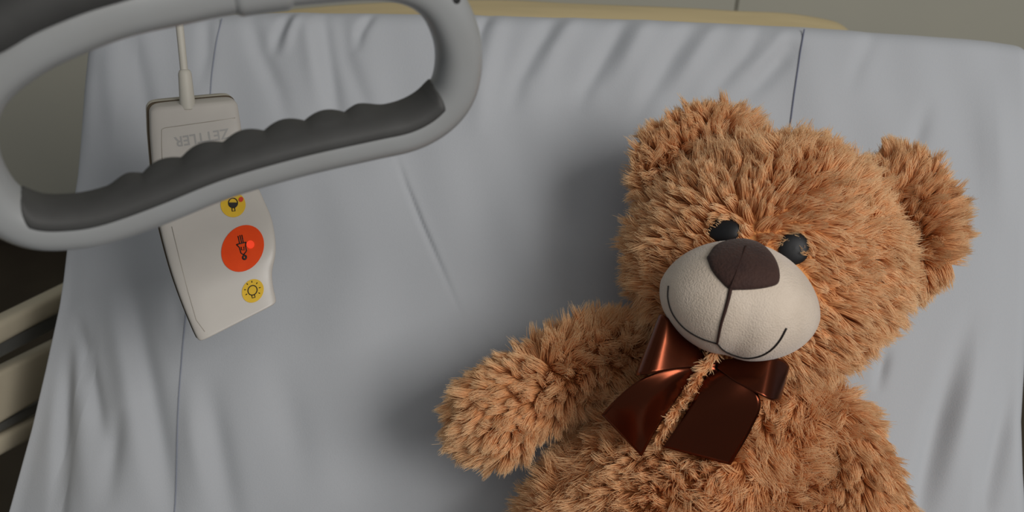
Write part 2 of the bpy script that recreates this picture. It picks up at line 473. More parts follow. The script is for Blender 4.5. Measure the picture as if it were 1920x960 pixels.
RS = 0.014
def roll(e, r):
    """arc-length coordinate e (positive inside) to (inset, drop) around a rounded edge"""
    arc = math.pi / 2 * r
    a = np.clip((arc - e) / r, 0, math.pi / 2)
    inset = np.where(e >= arc, e - arc + r, r - r * np.sin(a))
    drop = np.where(e >= arc, 0, r - r * np.cos(a)) + np.maximum(-e, 0)
    return inset, drop
EDGE = np.concatenate([np.linspace(-0.10, 0.0, 10)[:-1], np.linspace(0.0, 0.05, 18)[:-1]])
wmid = 350
tarr = np.concatenate([T_TOP - np.linspace(0.05, T_TOP + 0.26, 270), np.linspace(-0.262, -1.35, 60)])
e_top = np.concatenate([EDGE, T_TOP - tarr])                   # arc-length below the top edge, per row
rows = len(e_top)
S = np.linspace(0, 1, wmid)
ins_t, drop_t = roll(e_top, 0.020)
ins_s, drop_s = roll(EDGE, RS)
t_nom = T_TOP - ins_t
XL = xl(t_nom)[:, None]; XRr = xr(t_nom)[:, None]
xin = XL + 0.05 + (XRr - XL - 0.10) * S[None, :]
insl = ins_s[None, :]
xa = np.concatenate([XL + insl + 0 * xin[:, :1], xin, (XRr - insl)[:, ::-1]], axis=1)
off_corr = 0.05 - roll(np.array([0.05]), RS)[0][0]
# arc length vs inset at the seam: keep spacing monotone
dr_s = np.concatenate([np.broadcast_to(drop_s, (rows, len(EDGE))), np.zeros((rows, wmid)), np.broadcast_to(drop_s[::-1], (rows, len(EDGE)))], axis=1)
ta = t_nom[:, None] + (ttop(xa) - T_TOP) * np.clip((t_nom[:, None] + 0.25) / (T_TOP + 0.25), 0, 1)
flat = np.exp(-dr_s / 0.02)
na = cloth_n(xa, ta) * flat * np.clip(1 - drop_t[:, None] / 0.02, 0.15, 1) - dr_s - drop_t[:, None]
# side hems hang a little loose
na += 0.0
v = backrest_pos(xa, ta, na).reshape(-1, 3)
f = grid_faces(rows, xa.shape[1])
f = [q[::-1] for q in f]
sheet = obj('bed_sheet', v, f, M['sheet'])
tag(sheet, 'wrinkled pale blue-white cotton sheet stretched over the raised mattress', 'bed sheet')
sol = sheet.modifiers.new('thickness', 'SOLIDIFY'); sol.thickness = 0.0012; sol.offset = -1
sheet_bvh = bvh_of(v, f)
M['stripe_faint'] = mat('sheet_faded_thread', (0.24, 0.26, 0.32, 1), 0.8)
def stripe(pts, r=0.00065, m='stripe'):
    q = catmull([L(a, b)[:2] for a, b in pts], 90)
    nn = cloth_n(q[:, 0], q[:, 1])
    p = backrest_pos(q[:, 0], q[:, 1], nn + 0.0006)
    obj('blue_thread_line', *tube(p, r, 6, ref=BN), M[m], sheet)
stripe([(1507, 56), (1500, 100), (1490, 170), (1480, 250), (1466, 350), (1450, 480), (1430, 640), (1400, 900)])
stripe([(416, 34), (405, 80), (397, 140), (393, 200), (380, 330), (362, 480), (347, 594), (335, 740), (324, 960), (318, 1060), (305, 1250), (295, 1500)], 0.0005, 'stripe_faint')

# mattress inside the sheet
tt_ = np.concatenate([np.linspace(T_TOP - 0.075, -0.26, 30), np.linspace(-0.27, -1.3, 40)])
ML, MR = xl(tt_)[:, None] + 0.016, xr(tt_)[:, None] - 0.016
X_ = np.concatenate([ML + 0.02, ML + 0.19, MR - 0.02, MR, MR, MR - 0.02, ML + 0.02, ML, ML], axis=1)
N_ = np.broadcast_to(np.array([-0.068, -0.028, -0.026, -0.05, -TH, -TH - 0.02, -TH - 0.02, -TH, -0.085]), X_.shape).copy()
vm = backrest_pos(X_, np.broadcast_to(tt_[:, None], X_.shape).copy(), N_).reshape(-1, 3)
fm = grid_faces(len(tt_), 9, close_v=True) + [tuple(range(9)), tuple(range((len(tt_) - 1) * 9, len(tt_) * 9))[::-1]]
tag(obj('mattress', vm, fm, M['mattress'], smooth=False), 'bent mattress wrapped by the pale sheet on the raised backrest', 'mattress')

# ================================================================== TRAPEZE HANDLE
YAW = math.radians(20)
HH = np.array([math.cos(YAW), math.sin(YAW), 0.0]); HV = np.array([0, 0, 1.0]); HN = np.cross(HH, HV)
if HN[1] > 0: HN = -HN
HO = P(450, 240, 0.52)
def on_h(px, py, off=0.0):
    r = ray(px, py); return CAM + r * (((HO + HN * off - CAM) @ HN) / (r @ HN))
hc_px = [(60, 416), (130, 419), (200, 407), (300, 372), (420, 324), (560, 284), (690, 255), (765, 238), (818, 208), (850, 165), (860, 105), (850, 50), (822, -2), (775, -36), (700, -50),
         (560, -42), (430, -26), (330, -6), (220, 18), (110, 60), (40, 97), (-20, 145), (-53, 200), (-58, 260), (-42, 325), (0, 384)]
hc = np.array([on_h(a, b) for a, b in hc_px])
def catmull_closed(pts, n):
    pts = np.asarray(pts, float); m = len(pts)
    u = np.linspace(0, m, n, endpoint=False); i = u.astype(int); t = (u - i)[:, None]
    a, b, c, d = pts[(i - 1) % m], pts[i % m], pts[(i + 1) % m], pts[(i + 2) % m]
    return 0.5 * (2 * b + (c - a) * t + (2 * a - 5 * b + 4 * c - d) * t ** 2 + (3 * b - a - 3 * c + d) * t ** 3)
hp = catmull_closed(hc, 360)
for _ in range(6):                                             # ease the traced line
    hp = (np.roll(hp, 1, 0) + 2 * hp + np.roll(hp, -1, 0)) / 4
# resample evenly
dl = np.linalg.norm(np.roll(hp, -1, 0) - hp, axis=1); cl = np.concatenate([[0], np.cumsum(dl)])
hq = np.vstack([hp, hp[:1]]); NS = 420
uu = np.linspace(0, cl[-1], NS, endpoint=False)
hp = np.stack([np.interp(uu, cl, hq[:, k]) for k in range(3)], 1)
tanh = unit(np.roll(hp, -1, 0) - np.roll(hp, 1, 0))
inw = np.cross(tanh, HN)
if ((hp.mean(0) - hp[0]) @ inw[0]) < 0: inw = -inw
def to_px(p):
    q = np.asarray(p) - CAM; d = q @ CF
    return np.stack([960 + F_PX * (q @ CR) / d, 480 - F_PX * (q @ CU) / d], -1)
hpx = to_px(hp)
RA, RB = 0.0125, 0.0150                                        # half size in the ring's plane and across it
zbase = float(hp[:, 2].min())
handle = thing('trapeze_handle', 'grey plastic trapeze grab handle with dark finger grip hanging above the bed', 'grab handle', tuple(hp.mean(0)))
ang = np.linspace(0, 2 * math.pi, 36, endpoint=False)
def ring_section(ra, rb, a):
    # a = 0 towards the camera side, 90 degrees towards the middle of the ring
    ex = 0.85
    c, s = np.cos(a), np.sin(a)
    return rb * np.sign(c) * np.abs(c) ** ex, ra * np.sign(s) * np.abs(s) ** ex
bb, aa = ring_section(RA, RB, ang)
v = hp[:, None, :] + bb[None, :, None] * HN + aa[None, :, None] * inw[:, None, :]
ring = obj('ring', v.reshape(-1, 3), grid_faces(NS, 36, close_v=True, close_u=True), M['handle'], handle)

# the dark grip on the inner side of the lower bar, with finger waves
i0 = int(np.argmin(np.hypot(hpx[:, 0] - 2, hpx[:, 1] - 386)))
i1 = int(np.argmin(np.hypot(hpx[:, 0] - 846, hpx[:, 1] - 166)))
if (i1 - i0) % NS > NS // 2: i0, i1 = i1, i0
idx = [(i0 + k) % NS for k in range((i1 - i0) % NS + 1)]
ng = len(idx); na_ = 25
gv = []
for k, i in enumerate(idx):
    q = k / (ng - 1)
    endf = min(1.0, min(q * 18, (1 - q) * 30)) ** 0.5                    # rounded ends of the pad
    lo_a = math.radians(90 - (90 - 18) * endf)                   # edge on the camera side
    hi_a = math.radians(90 + (172 - 90) * endf)
    A = np.linspace(lo_a, hi_a, na_)
    w = np.sin((A - lo_a) / max(hi_a - lo_a, 1e-6) * math.pi)
    pxx = hpx[i, 0]
    wave = 0.0
    if 215 < pxx < 735:
        ph = (pxx - 215) / 74.0
        amp = min(1, (pxx - 215) / 50, (735 - pxx) / 50)
        wave = 0.0034 * amp * abs(math.sin(math.pi * ph)) ** 0.9
    lift = 0.0003 + 0.0016 * np.clip(w * 3, 0, 1) * endf + wave * np.clip((np.degrees(A) - 75) / 45, 0, 1) * np.clip((172 - np.degrees(A)) / 15, 0, 1)
    b_, a_ = ring_section(RA, RB, A)
    nrm = unit(np.stack([b_ / RB ** 2, a_ / RA ** 2], 1))
    b_ = b_ + nrm[:, 0] * lift; a_ = a_ + nrm[:, 1] * lift
    outer = hp[i] + b_[:, None] * HN + a_[:, None] * inw[i]
    gv.append(outer)
gv = np.array(gv)
inner = np.array([hp[i] + 0.6 * (gv[k] - hp[i]) for k, i in enumerate(idx)])
sec = np.concatenate([gv, inner[:, ::-1]], axis=1)
f = grid_faces(ng, sec.shape[1], close_v=True)
f.append(tuple(range(sec.shape[1]))[::-1]); f.append(tuple(range((ng - 1) * sec.shape[1], ng * sec.shape[1])))
obj('finger_grip', sec.reshape(-1, 3), f, M['grip'], handle, label='dark grey rubber grip with finger waves')

# dark pad along the upper bar at the left
up_px = [(-190, 150), (-120, 100), (-65, 72), (-14, 54), (46, 20), (136, -17), (206, -38), (280, -60), (330, -74)]
up = catmull([on_h(a, b, 0.006) for a, b in up_px], 60)
rr = 0.0112 * np.minimum(1, np.minimum(np.linspace(0, 1, 60), np.linspace(1, 0, 60)) * 14 + 0.25) ** 0.5
obj('upper_grip', *tube(up, rr, 24, ref=HN), M['grip'], handle, label='dark rubber pad along the upper bar')

# clamp collar on the upper bar and the strap the handle hangs from
ia = int(np.argmin(np.hypot(hpx[:, 0] - 540, hpx[:, 1] + 42))); ib = int(np.argmin(np.hypot(hpx[:, 0] - 430, hpx[:, 1] + 26)))
lo_i, hi_i = min(ia, ib), max(ia, ib)
ci = np.arange(lo_i, hi_i + 1)
prof_c = np.minimum(1, np.minimum(np.linspace(0, 1, len(ci)), np.linspace(1, 0, len(ci))) * 12) * 0.0016
cv = hp[ci][:, None, :] + (bb[None, :] * (1 + prof_c[:, None] / RB))[..., None] * HN + (aa[None, :] * (1 + prof_c[:, None] / RA))[..., None] * inw[ci][:, None, :]
obj('clamp_collar', cv.reshape(-1, 3), grid_faces(len(ci), 36, close_v=True), M['handle'], handle)
sm = hp[ci].mean(0)
v, f = box(-0.0135, 0.0135, -0.0016, 0.0016, 0.008, 0.75, 0.001)
obj('strap', sm + v[:, 0:1] * HH + v[:, 1:2] * HN + v[:, 2:3] * HV, f, M['strap'], handle)
# dark screw on the right bend
isx = int(np.argmin(np.hypot(hpx[:, 0] - 832, hpx[:, 1] - 14)))
rb = bvh_of((ring.data.vertices and np.array([w.co[:] for w in ring.data.vertices]) + OFF[ring]), [tuple(p.vertices) for p in ring.data.polygons])
q, nn = project(rb, 856, -3, 0.0)
obj('screw', *tube([q - nn * 0.002, q + nn * 0.0002, q + nn * 0.0006], [0.0028, 0.0028, 0.0022], 16, ref=HH), M['screw'], handle)

# ================================================================== CALL HANDSET
st = [  # left, right in the photo, depth left, right
    ((283, 203), (447, 188), 0.745, 0.765),
    ((285, 255), (453, 232), 0.743, 0.763),
    ((289, 310), (462, 285), 0.742, 0.762),
    ((294, 370), (478, 335), 0.740, 0.760),
    ((302, 425), (497, 378), 0.738, 0.758),
    ((313, 472), (511, 412), 0.735, 0.755),
    ((325, 515), (518, 450), 0.732, 0.752),
    ((336, 548), (518, 480), 0.730, 0.750),
    ((347, 578), (512, 512), 0.729, 0.749),
    ((360, 610), (514, 540), 0.728, 0.748),
    ((374, 643), (521, 569), 0.727, 0.747)]
fl = catmull([P(*s[0], s[2]) for s in st], 60); fr = catmull([P(*s[1], s[3]) for s in st], 60)
def shell(name, k0, k1, m, shrink, parent, front_round=True):
    """a loft of rounded rectangles; k0..k1 is the span of the thickness it fills"""
    rows_ = []
    na = 56
    a = np.linspace(0, 2 * math.pi, na, endpoint=False)
    c, s = np.cos(a), np.sin(a)
    ce = np.sign(c) * np.abs(c) ** 0.28; se = np.sign(s) * np.abs(s) ** 0.5
    tk = np.linspace(0, 1, 60)
    ends = []
    for i in range(60):
        fpx_l = to_px(fl[i]); fpx_r = to_px(fr[i])
        dl_ = (fl[i] - CAM) @ CF; dr_ = (fr[i] - CAM) @ CF
        fade = 1 - 0.45 * tk[i]
        bl = P(fpx_l[0] - 13 * fade, fpx_l[1] - 16 * fade, dl_ + 0.017); br = P(fpx_r[0] - 13 * fade, fpx_r[1] - 16 * fade, dr_ + 0.017)
        f0l = fl[i] + (bl - fl[i]) * k0; f0r = fr[i] + (br - fr[i]) * k0
        f1l = fl[i] + (bl - fl[i]) * k1; f1r = fr[i] + (br - fr[i]) * k1
        ctr = (f0l + f0r + f1l + f1r) / 4
        Wv = ((f0r - f0l) + (f1r - f1l)) / 4 * shrink; Tv = ((f0l - f1l) + (f0r - f1r)) / 4
        ends.append((ctr, Wv, Tv))
    def sec(ctr, Wv, Tv, sc, tsc): return ctr + (ce * sc)[:, None] * Wv + (se * tsc)[:, None] * Tv
    # rounded end caps
    seq = []
    d0 = unit(ends[0][0] - ends[1][0]); d1 = unit(ends[-1][0] - ends[-2][0])
    e0, e1 = ends[0], ends[-1]
    R_ = 0.0062
    hw0 = np.linalg.norm(e0[1]); hw1 = np.linalg.norm(e1[1])
    for q in (0.0, 0.2, 0.4, 0.6, 0.8, 1.0):
        th = q * math.pi / 2
        seq.append(sec(e0[0] - d0 * R_ * (1 - math.cos(th)), e0[1], e0[2], 1 - R_ / hw0 * (1 - math.sin(th)), 0.80 + 0.20 * min(1, q * 2.5)))
    for i in range(6, 57): seq.append(sec(*ends[i], 1, 1))
    for q in (1.0, 0.8, 0.6, 0.4, 0.2, 0.0):
        th = q * math.pi / 2; R2 = 0.003
        seq.append(sec(e1[0] - d1 * R2 * (1 - math.cos(th)), e1[1], e1[2], 1 - R2 / hw1 * (1 - math.sin(th)), 0.75 + 0.25 * min(1, q * 2)))
    v = np.vstack(seq); nr = len(seq)
    f = grid_faces(nr, na, close_v=True)
    f.append(tuple(range(na))[::-1]); f.append(tuple(range((nr - 1) * na, nr * na)))
    return obj(name, v, f, m, parent), v, f
dev_c = (fl[30] + fr[30]) / 2
hs = thing('call_handset', 'white nurse call handset with orange and yellow buttons hanging on a cable', 'call handset', tuple(dev_c))
front_o, fv, ff = shell('front_shell', 0.0, 0.60, M['device'], 1.0, hs)
shell('seam_gasket', 0.57, 0.70, M['seam_brown'], 1.008, hs)
shell('back_shell', 0.68, 1.0, M['device_back'], 0.995, hs)
dbvh = bvh_of(fv, ff)

def decal_poly(name, pts, m, parent, off=0.0004, thick=0.0004, label=None):
    """thin printed or raised shape following the handset's face, traced outline with a centre fan"""
    pts = np.asarray(pts, float); c = pts.mean(0); n = len(pts)
    rings_ = []
    for k in (0.5, 1.0):
        rings_.append(np.array([project(dbvh, *(c + (p - c) * k), off)[0] for p in pts]))
    cc, nn = project(dbvh, c[0], c[1], off)
    base = rings_[1] - nn * (thick + off)
    v = np.vstack([[cc], rings_[0], rings_[1], base])
    f = [(0, 1 + i, 1 + (i + 1) % n) for i in range(n)]
    for r_ in (0, 1):
        f += [(1 + r_ * n + i, 1 + (r_ + 1) * n + i, 1 + (r_ + 1) * n + (i + 1) % n, 1 + r_ * n + (i + 1) % n) for i in range(n)]
    return obj(name, v, f, m, parent, smooth=False, label=label)
def ellipse(cx, cy, rx, ry, rot=0, n=40):
    a = np.linspace(0, 2 * math.pi, n, endpoint=False); r = math.radians(rot)
    x, y = rx * np.cos(a), ry * np.sin(a)
    return np.stack([cx + x * math.cos(r) - y * math.sin(r), cy + x * math.sin(r) + y * math.cos(r)], 1)
def stroke(pts, wpx, off=0.0008, closed=False):
    pts = np.asarray(pts, float)
    p = np.array([project(dbvh, a, b, off)[0] for a, b in pts]); nn = project(dbvh, *pts.mean(0), 0)[1]
    return tube(p, wpx * 0.74 / F_PX / 2, 6, ref=nn, closed=closed)
RT = -32
b1 = decal_poly('call_button', ellipse(455, 466, 37.5, 46, 32), M['orange'], hs, 0.0006, 0.0006, 'orange round nurse call button')
b2 = decal_poly('light_button', ellipse(474, 545.5, 19.5, 23, 30), M['yellow'], hs, 0.0006, 0.0006, 'yellow light button with a bulb sign')
b3 = decal_poly('lamp_button', ellipse(437, 384, 23.5, 23.5, 0), M['yellow'], hs, 0.0006, 0.0006, 'yellow button partly covered by the handle')
# nurse sign, head down
parts = [stroke([(446.5, 443), (449.5, 457)], 2.0), stroke([(450, 441.5), (453.5, 456)], 2.0), stroke([(453.5, 441), (456.5, 455)], 2.0),
         stroke([(443.5, 459), (449, 457.5), (461.5, 454.5)], 2.2), stroke([(443.5, 459), (449, 464.5), (452, 475), (457, 478)], 2.2),
         stroke([(461.5, 454.5), (460.5, 461), (462.5, 471), (457, 478)], 2.2), stroke([(452.5, 463.5), (453, 469), (458, 469.5), (457.5, 463)], 1.8)]
hd = ellipse(458.6, 483, 3.2, 3.6, 20, 14)
parts.append(stroke(np.vstack([hd]), 3.4, closed=True))
obj('nurse_sign', *merge(parts), M['icon'], b1)
decal_poly('indicator_light', ellipse(469.5, 459, 7.5, 7.5, 0, 20), M['led'], b1, 0.0013, 0.0012, 'glowing red indicator light')
# bulb sign with rays
parts = [stroke(ellipse(473.5, 544.5, 8.3, 9.3, 30, 24), 1.9, closed=True), stroke([(472, 554), (473, 559), (478.5, 557.5), (477, 552.8)], 1.8)]
for a_ in (25, -15, -55, -95, -135, 180, 145):
    r = math.radians(a_); parts.append(stroke([(473.5 + 12.5 * math.cos(r), 543.5 + 13.5 * math.sin(r)), (473.5 + 15.5 * math.cos(r), 543.5 + 16.8 * math.sin(r))], 1.7))
obj('bulb_sign', *merge(parts), M['icon'], b2)
parts = [stroke(ellipse(437, 381, 8.5, 9, 0, 24), 2.0, closed=True), stroke([(435, 391), (435.5, 396.5), (441, 396), (440, 390)], 2.0)]
obj('bulb_outline', *merge(parts), M['icon'], b3)
aa_ = np.radians(np.linspace(-5, 185, 20)); half = np.stack([437 + 8.5 * np.cos(aa_), 381 + 9 * np.sin(aa_)], 1)
decal_poly('bulb_fill', half, M['icon'], b3, 0.0011, 0.0005)
decal_poly('indicator_lens', ellipse(452, 374.5, 4.2, 4.8, 30, 16), M['led_off'], b3, 0.0013, 0.001)
# fine grooves framing the face, and the raised shell edge
obj('face_groove', *merge([stroke([(304, 300), (303, 270), (303, 243), (308, 240), (350, 234), (400, 227), (441, 221)], 1.3, 0.0001)]), M['groove'], hs)
obj('face_groove', *merge([stroke([(322, 425), (338, 490), (352, 545), (368, 600), (384, 622)], 1.3, 0.0001)]), M['groove'], hs)

# lettering, printed upside down as the handset hangs
def lettering(body, p_start, p_end, h_px, m, parent):
    cu = bpy.data.curves.new('lettering', 'FONT'); cu.body = body; cu.size = 1.0; cu.extrude = 0.0
    cu.align_x = 'CENTER'; cu.align_y = 'CENTER'; cu.space_character = 1.02; cu.offset = 0.018
    to = bpy.data.objects.new('lettering_tmp', cu); COL.objects.link(to)
    dg = bpy.context.evaluated_depsgraph_get()
    me = bpy.data.meshes.new_from_object(to.evaluated_get(dg))
    co = np.array([w.co[:] for w in me.vertices]); fc = [tuple(p.vertices) for p in me.polygons]
    bpy.data.objects.remove(to)
    ext = co[:, 0].max() - co[:, 0].min(); hgt = co[:, 1].max() - co[:, 1].min()
    c = (np.array(p_start) + np.array(p_end)) / 2.0; dv = np.array(p_end) - np.array(p_start)
    L_ = np.linalg.norm(dv); ux = dv / L_; uy = np.array([ux[1], -ux[0]])       # up of the letters in the photo
    cx = (co[:, 0].max() + co[:, 0].min()) / 2; cy = (co[:, 1].max() + co[:, 1].min()) / 2
    px = c + np.outer((co[:, 0] - cx) / ext * L_, ux) + np.outer((co[:, 1] - cy) / hgt * h_px, uy)
    v = np.array([project(dbvh, a, b, 0.00025)[0] for a, b in px])
    return obj('lettering', v, fc, m, parent, smooth=False)
lettering('ZETTLER', (430, 250), (327, 267), 19, M['print_grey'], hs)

# cable with its strain relief
cab = [(352, 205), (351, 190), (348, 160), (344, 120), (340, 80), (336, 40), (333, 0), (328, -80), (318, -200), (300, -340)]
dep = [0.758, 0.757, 0.756, 0.755, 0.754, 0.752, 0.750, 0.745, 0.74, 0.735]
cp = catmull([P(a, b, d) for (a, b), d in zip(cab, dep)], 80)
obj('cable', *tube(cp, 0.0029, 14, ref=CR), M['cable'], hs)
sl = catmull([P(353, 206, 0.758), P(351, 188, 0.757), P(348.5, 160, 0.756), P(346, 131, 0.755)], 24)
rs_ = np.linspace(0.0062, 0.0049, 24); rs_[-1] = 0.0036; rs_[-2] = 0.0046
obj('strain_relief', *tube(sl, rs_, 18, ref=CR), M['cable'], hs)

# ================================================================== TEDDY BEAR
bear = thing('teddy_bear', 'golden brown plush teddy bear with brown satin bow sitting against the sheet', 'teddy bear', tuple(W(np.array([[L(1300, 1150, 0.09)[0], T_HINGE + 0.03, 0.10]]))[0]))

class Ell:
    def __init__(s, c, ax, r):
        s.c = np.asarray(c, float); s.A = np.asarray(ax, float); s.r = np.asarray(r, float)
    def val(s, p): return np.linalg.norm(((p - s.c) @ s.A.T) / s.r, axis=-1)
def frame(up, fw):
    fw = unit(fw); x = unit(np.cross(up, fw)); u = np.cross(fw, x)
    return np.stack([x, u, fw])           # rows: right, up, forward
def ell_mesh(e, shape=None, nu=44, nv=60):
    d, f = sphere_grid(nu, nv)
    # pole of the grid to the back: d is (right, up, forward)
    p = d.copy()
    if shape is not None: p = shape(p)
    return (e.c + (p * e.r) @ e.A), f

def loft(path, rads, flat=None, nu=48, nv=36, ref=(0, 0, 1)):
    """limb along a path (backrest coordinates), rounded at both ends"""
    path = np.asarray(path, float); c = catmull(path, nu); r = catmull(np.asarray(rads, float)[:, None], nu)[:, 0]
    tan = unit(np.gradient(c, axis=0))
    s = np.linspace(0, 1, nu)
    ln = np.concatenate([[0], np.cumsum(np.linalg.norm(np.diff(c, axis=0), axis=1))])
    r0, r1 = r[0], r[-1]
    k0 = np.clip(ln / r0, 0, 1); k1 = np.clip((ln[-1] - ln) / r1, 0, 1)
    cap = np.sqrt(np.maximum(1 - (1 - k0) ** 2, 0)) * np.sqrt(np.maximum(1 - (1 - k1) ** 2, 0))
    r = r * np.maximum(cap, 0.02)
    a = np.linspace(0, 2 * math.pi, nv, endpoint=False)
    ref = np.asarray(ref, float)
    sx = unit(np.cross(tan, ref)); sy = np.cross(sx, tan)
    fl_ = 1.0 if flat is None else flat
    v = c[:, None] + r[:, None, None] * (np.cos(a)[None, :, None] * sx[:, None] + fl_ * np.sin(a)[None, :, None] * sy[:, None])
    return v.reshape(-1, 3), grid_faces(nu, nv, close_v=True), c, r

head_c = L(1436, 482, 0.122)
muz_c = L(1386, 563, 0.205)
roll14 = math.radians(14)
hup = np.array([math.sin(roll14), math.cos(roll14), 0.0])
face_dir = unit(muz_c - head_c + np.array([0.0, 0.012, 0.02]))
head_frame = frame(hup, unit(np.array([-0.16, -0.25, 1.0])))
HEAD = Ell(head_c, head_frame, (0.0975, 0.0905, 0.086))
def head_shape(d):
    p = d.copy()
    p[:, 0] *= 1 + 0.06 * np.clip(-d[:, 1], -0.2, 1)         # fuller cheeks
    p[:, 1] *= np.where(d[:, 1] > 0, 0.97, 1.0)
    return p
hv, hf = ell_mesh(HEAD, head_shape)

MUZ = Ell(muz_c, frame(hup, np.array([-0.06, -0.16, 1.0])), (0.0560, 0.0415, 0.050))
def muz_shape(d):
    p = d.copy()
    lower = np.clip(-d[:, 1], 0, 1)
    cleft = np.exp(-(d[:, 0] / 0.16) ** 2)
    p *= (1 - 0.05 * cleft * np.clip(0.55 - d[:, 1], 0, 1))[:, None]
    p[:, 0] *= 1 - 0.10 * np.clip(d[:, 1], 0, 1)             # narrower on top
    return p
mv, mf = ell_mesh(MUZ, muz_shape, 60, 84)

EAR_L = Ell(L(1304, 306, 0.112), np.stack([unit([0.86, 0.50, 0.0]), unit([-0.46, 0.80, 0.35]), unit(np.cross(unit([0.86, 0.50, 0.0]), unit([-0.46, 0.80, 0.35])))]), (0.047, 0.031, 0.020))
er_r = unit([0.80, 0.10, 0.30]); er_u = unit(np.array([-0.15, 0.98, 0.05]) - er_r * (np.array([-0.15, 0.98, 0.05]) @ er_r))
EAR_R = Ell(L(1694, 414, 0.110), np.stack([er_r, er_u, np.cross(er_r, er_u)]), (0.031, 0.051, 0.021))
def ear_shape(d):
    p = d.copy()
    p[:, 2] += 0.0
    hollow = np.exp(-((d[:, 0]) ** 2 + d[:, 1] ** 2) / 0.25) * np.clip(d[:, 2], 0, 1)
    p[:, 2] -= 0.9 * hollow
    return p
elv, elf = ell_mesh(EAR_L, ear_shape, 30, 40)
erv, erf = ell_mesh(EAR_R, ear_shape, 30, 40)

# torso: stations (photo centre, half width in photo px, height over sheet, half depth)
ts = [(1385, 655, 60, 0.090, 0.035), (1370, 690, 130, 0.088, 0.055), (1350, 750, 195, 0.086, 0.068), (1322, 840, 232, 0.087, 0.075), (1300, 940, 285, 0.090, 0.082),
      (1290, 1040, 305, 0.092, 0.085), (1290, 1120, 285, 0.092, 0.082), (1295, 1180, 220, 0.094, 0.07), (1298, 1215, 90, 0.096, 0.04)]
rows_t = catmull([np.concatenate([L(a, b, n), [hw * (0.9 - n) / F_PX, dp]]) for a, b, hw, n, dp in ts], 52)
a = np.linspace(0, 2 * math.pi, 60, endpoint=False)
tv = np.stack([rows_t[:, 0:1] + rows_t[:, 3:4] * np.cos(a), np.broadcast_to(rows_t[:, 1:2], (52, 60)), rows_t[:, 2:3] + rows_t[:, 4:5] * np.sin(a)], -1).reshape(-1, 3)
tf = grid_faces(52, 60, close_v=True) + [tuple(range(60))[::-1], tuple(range(51 * 60, 52 * 60))]

px = lambda q, n: q * (0.9 - n) / F_PX
al = loft([L(1215, 672, 0.085), L(1150, 672, 0.092), L(1080, 692, 0.096), L(1010, 730, 0.100), L(950, 765, 0.106), L(905, 792, 0.110), L(868, 812, 0.112)],
          [px(q, .1) for q in (58, 64, 60, 58, 68, 72, 66)], flat=0.9)
ar = loft([L(1535, 768, 0.095), L(1562, 800, 0.112), L(1590, 870, 0.126), L(1612, 950, 0.132), L(1622, 1040, 0.132), L(1615, 1120, 0.130)],
          [px(q, .12) for q in (46, 56, 62, 68, 74, 70)], flat=0.9)
ll_ = loft([L(1180, 1140, 0.11), L(1120, 1230, 0.16), L(1080, 1300, 0.24), L(1065, 1330, 0.29)], [0.048, 0.052, 0.05, 0.055])
lr_ = loft([L(1420, 1140, 0.11), L(1480, 1230, 0.16), L(1530, 1300, 0.24), L(1545, 1330, 0.29)], [0.048, 0.052, 0.05, 0.055])

def inside_head(p): return HEAD.val(p) < 0.97
def inside_muz(p): return MUZ.val(p) < 1.02
def inside_torso(p):
    t = p[:, 1]; o = np.argsort(rows_t[:, 1]); R_ = rows_t[o]
    cx = np.interp(t, R_[:, 1], R_[:, 0]); hw = np.interp(t, R_[:, 1], R_[:, 3], 1e-4, 1e-4); cn = np.interp(t, R_[:, 1], R_[:, 2]); dp = np.interp(t, R_[:, 1], R_[:, 4], 1e-4, 1e-4)
    return ((p[:, 0] - cx) / hw) ** 2 + ((p[:, 2] - cn) / dp) ** 2 < 0.97
def inside_limb(lb):
    c, r = lb[2], lb[3]
    def g(p):
        d = np.linalg.norm(p[:, None, :] - c[None, ::2], axis=2) / r[None, ::2]
        return d.min(1) < 0.95
    return g
FUR_TOTAL = [0]

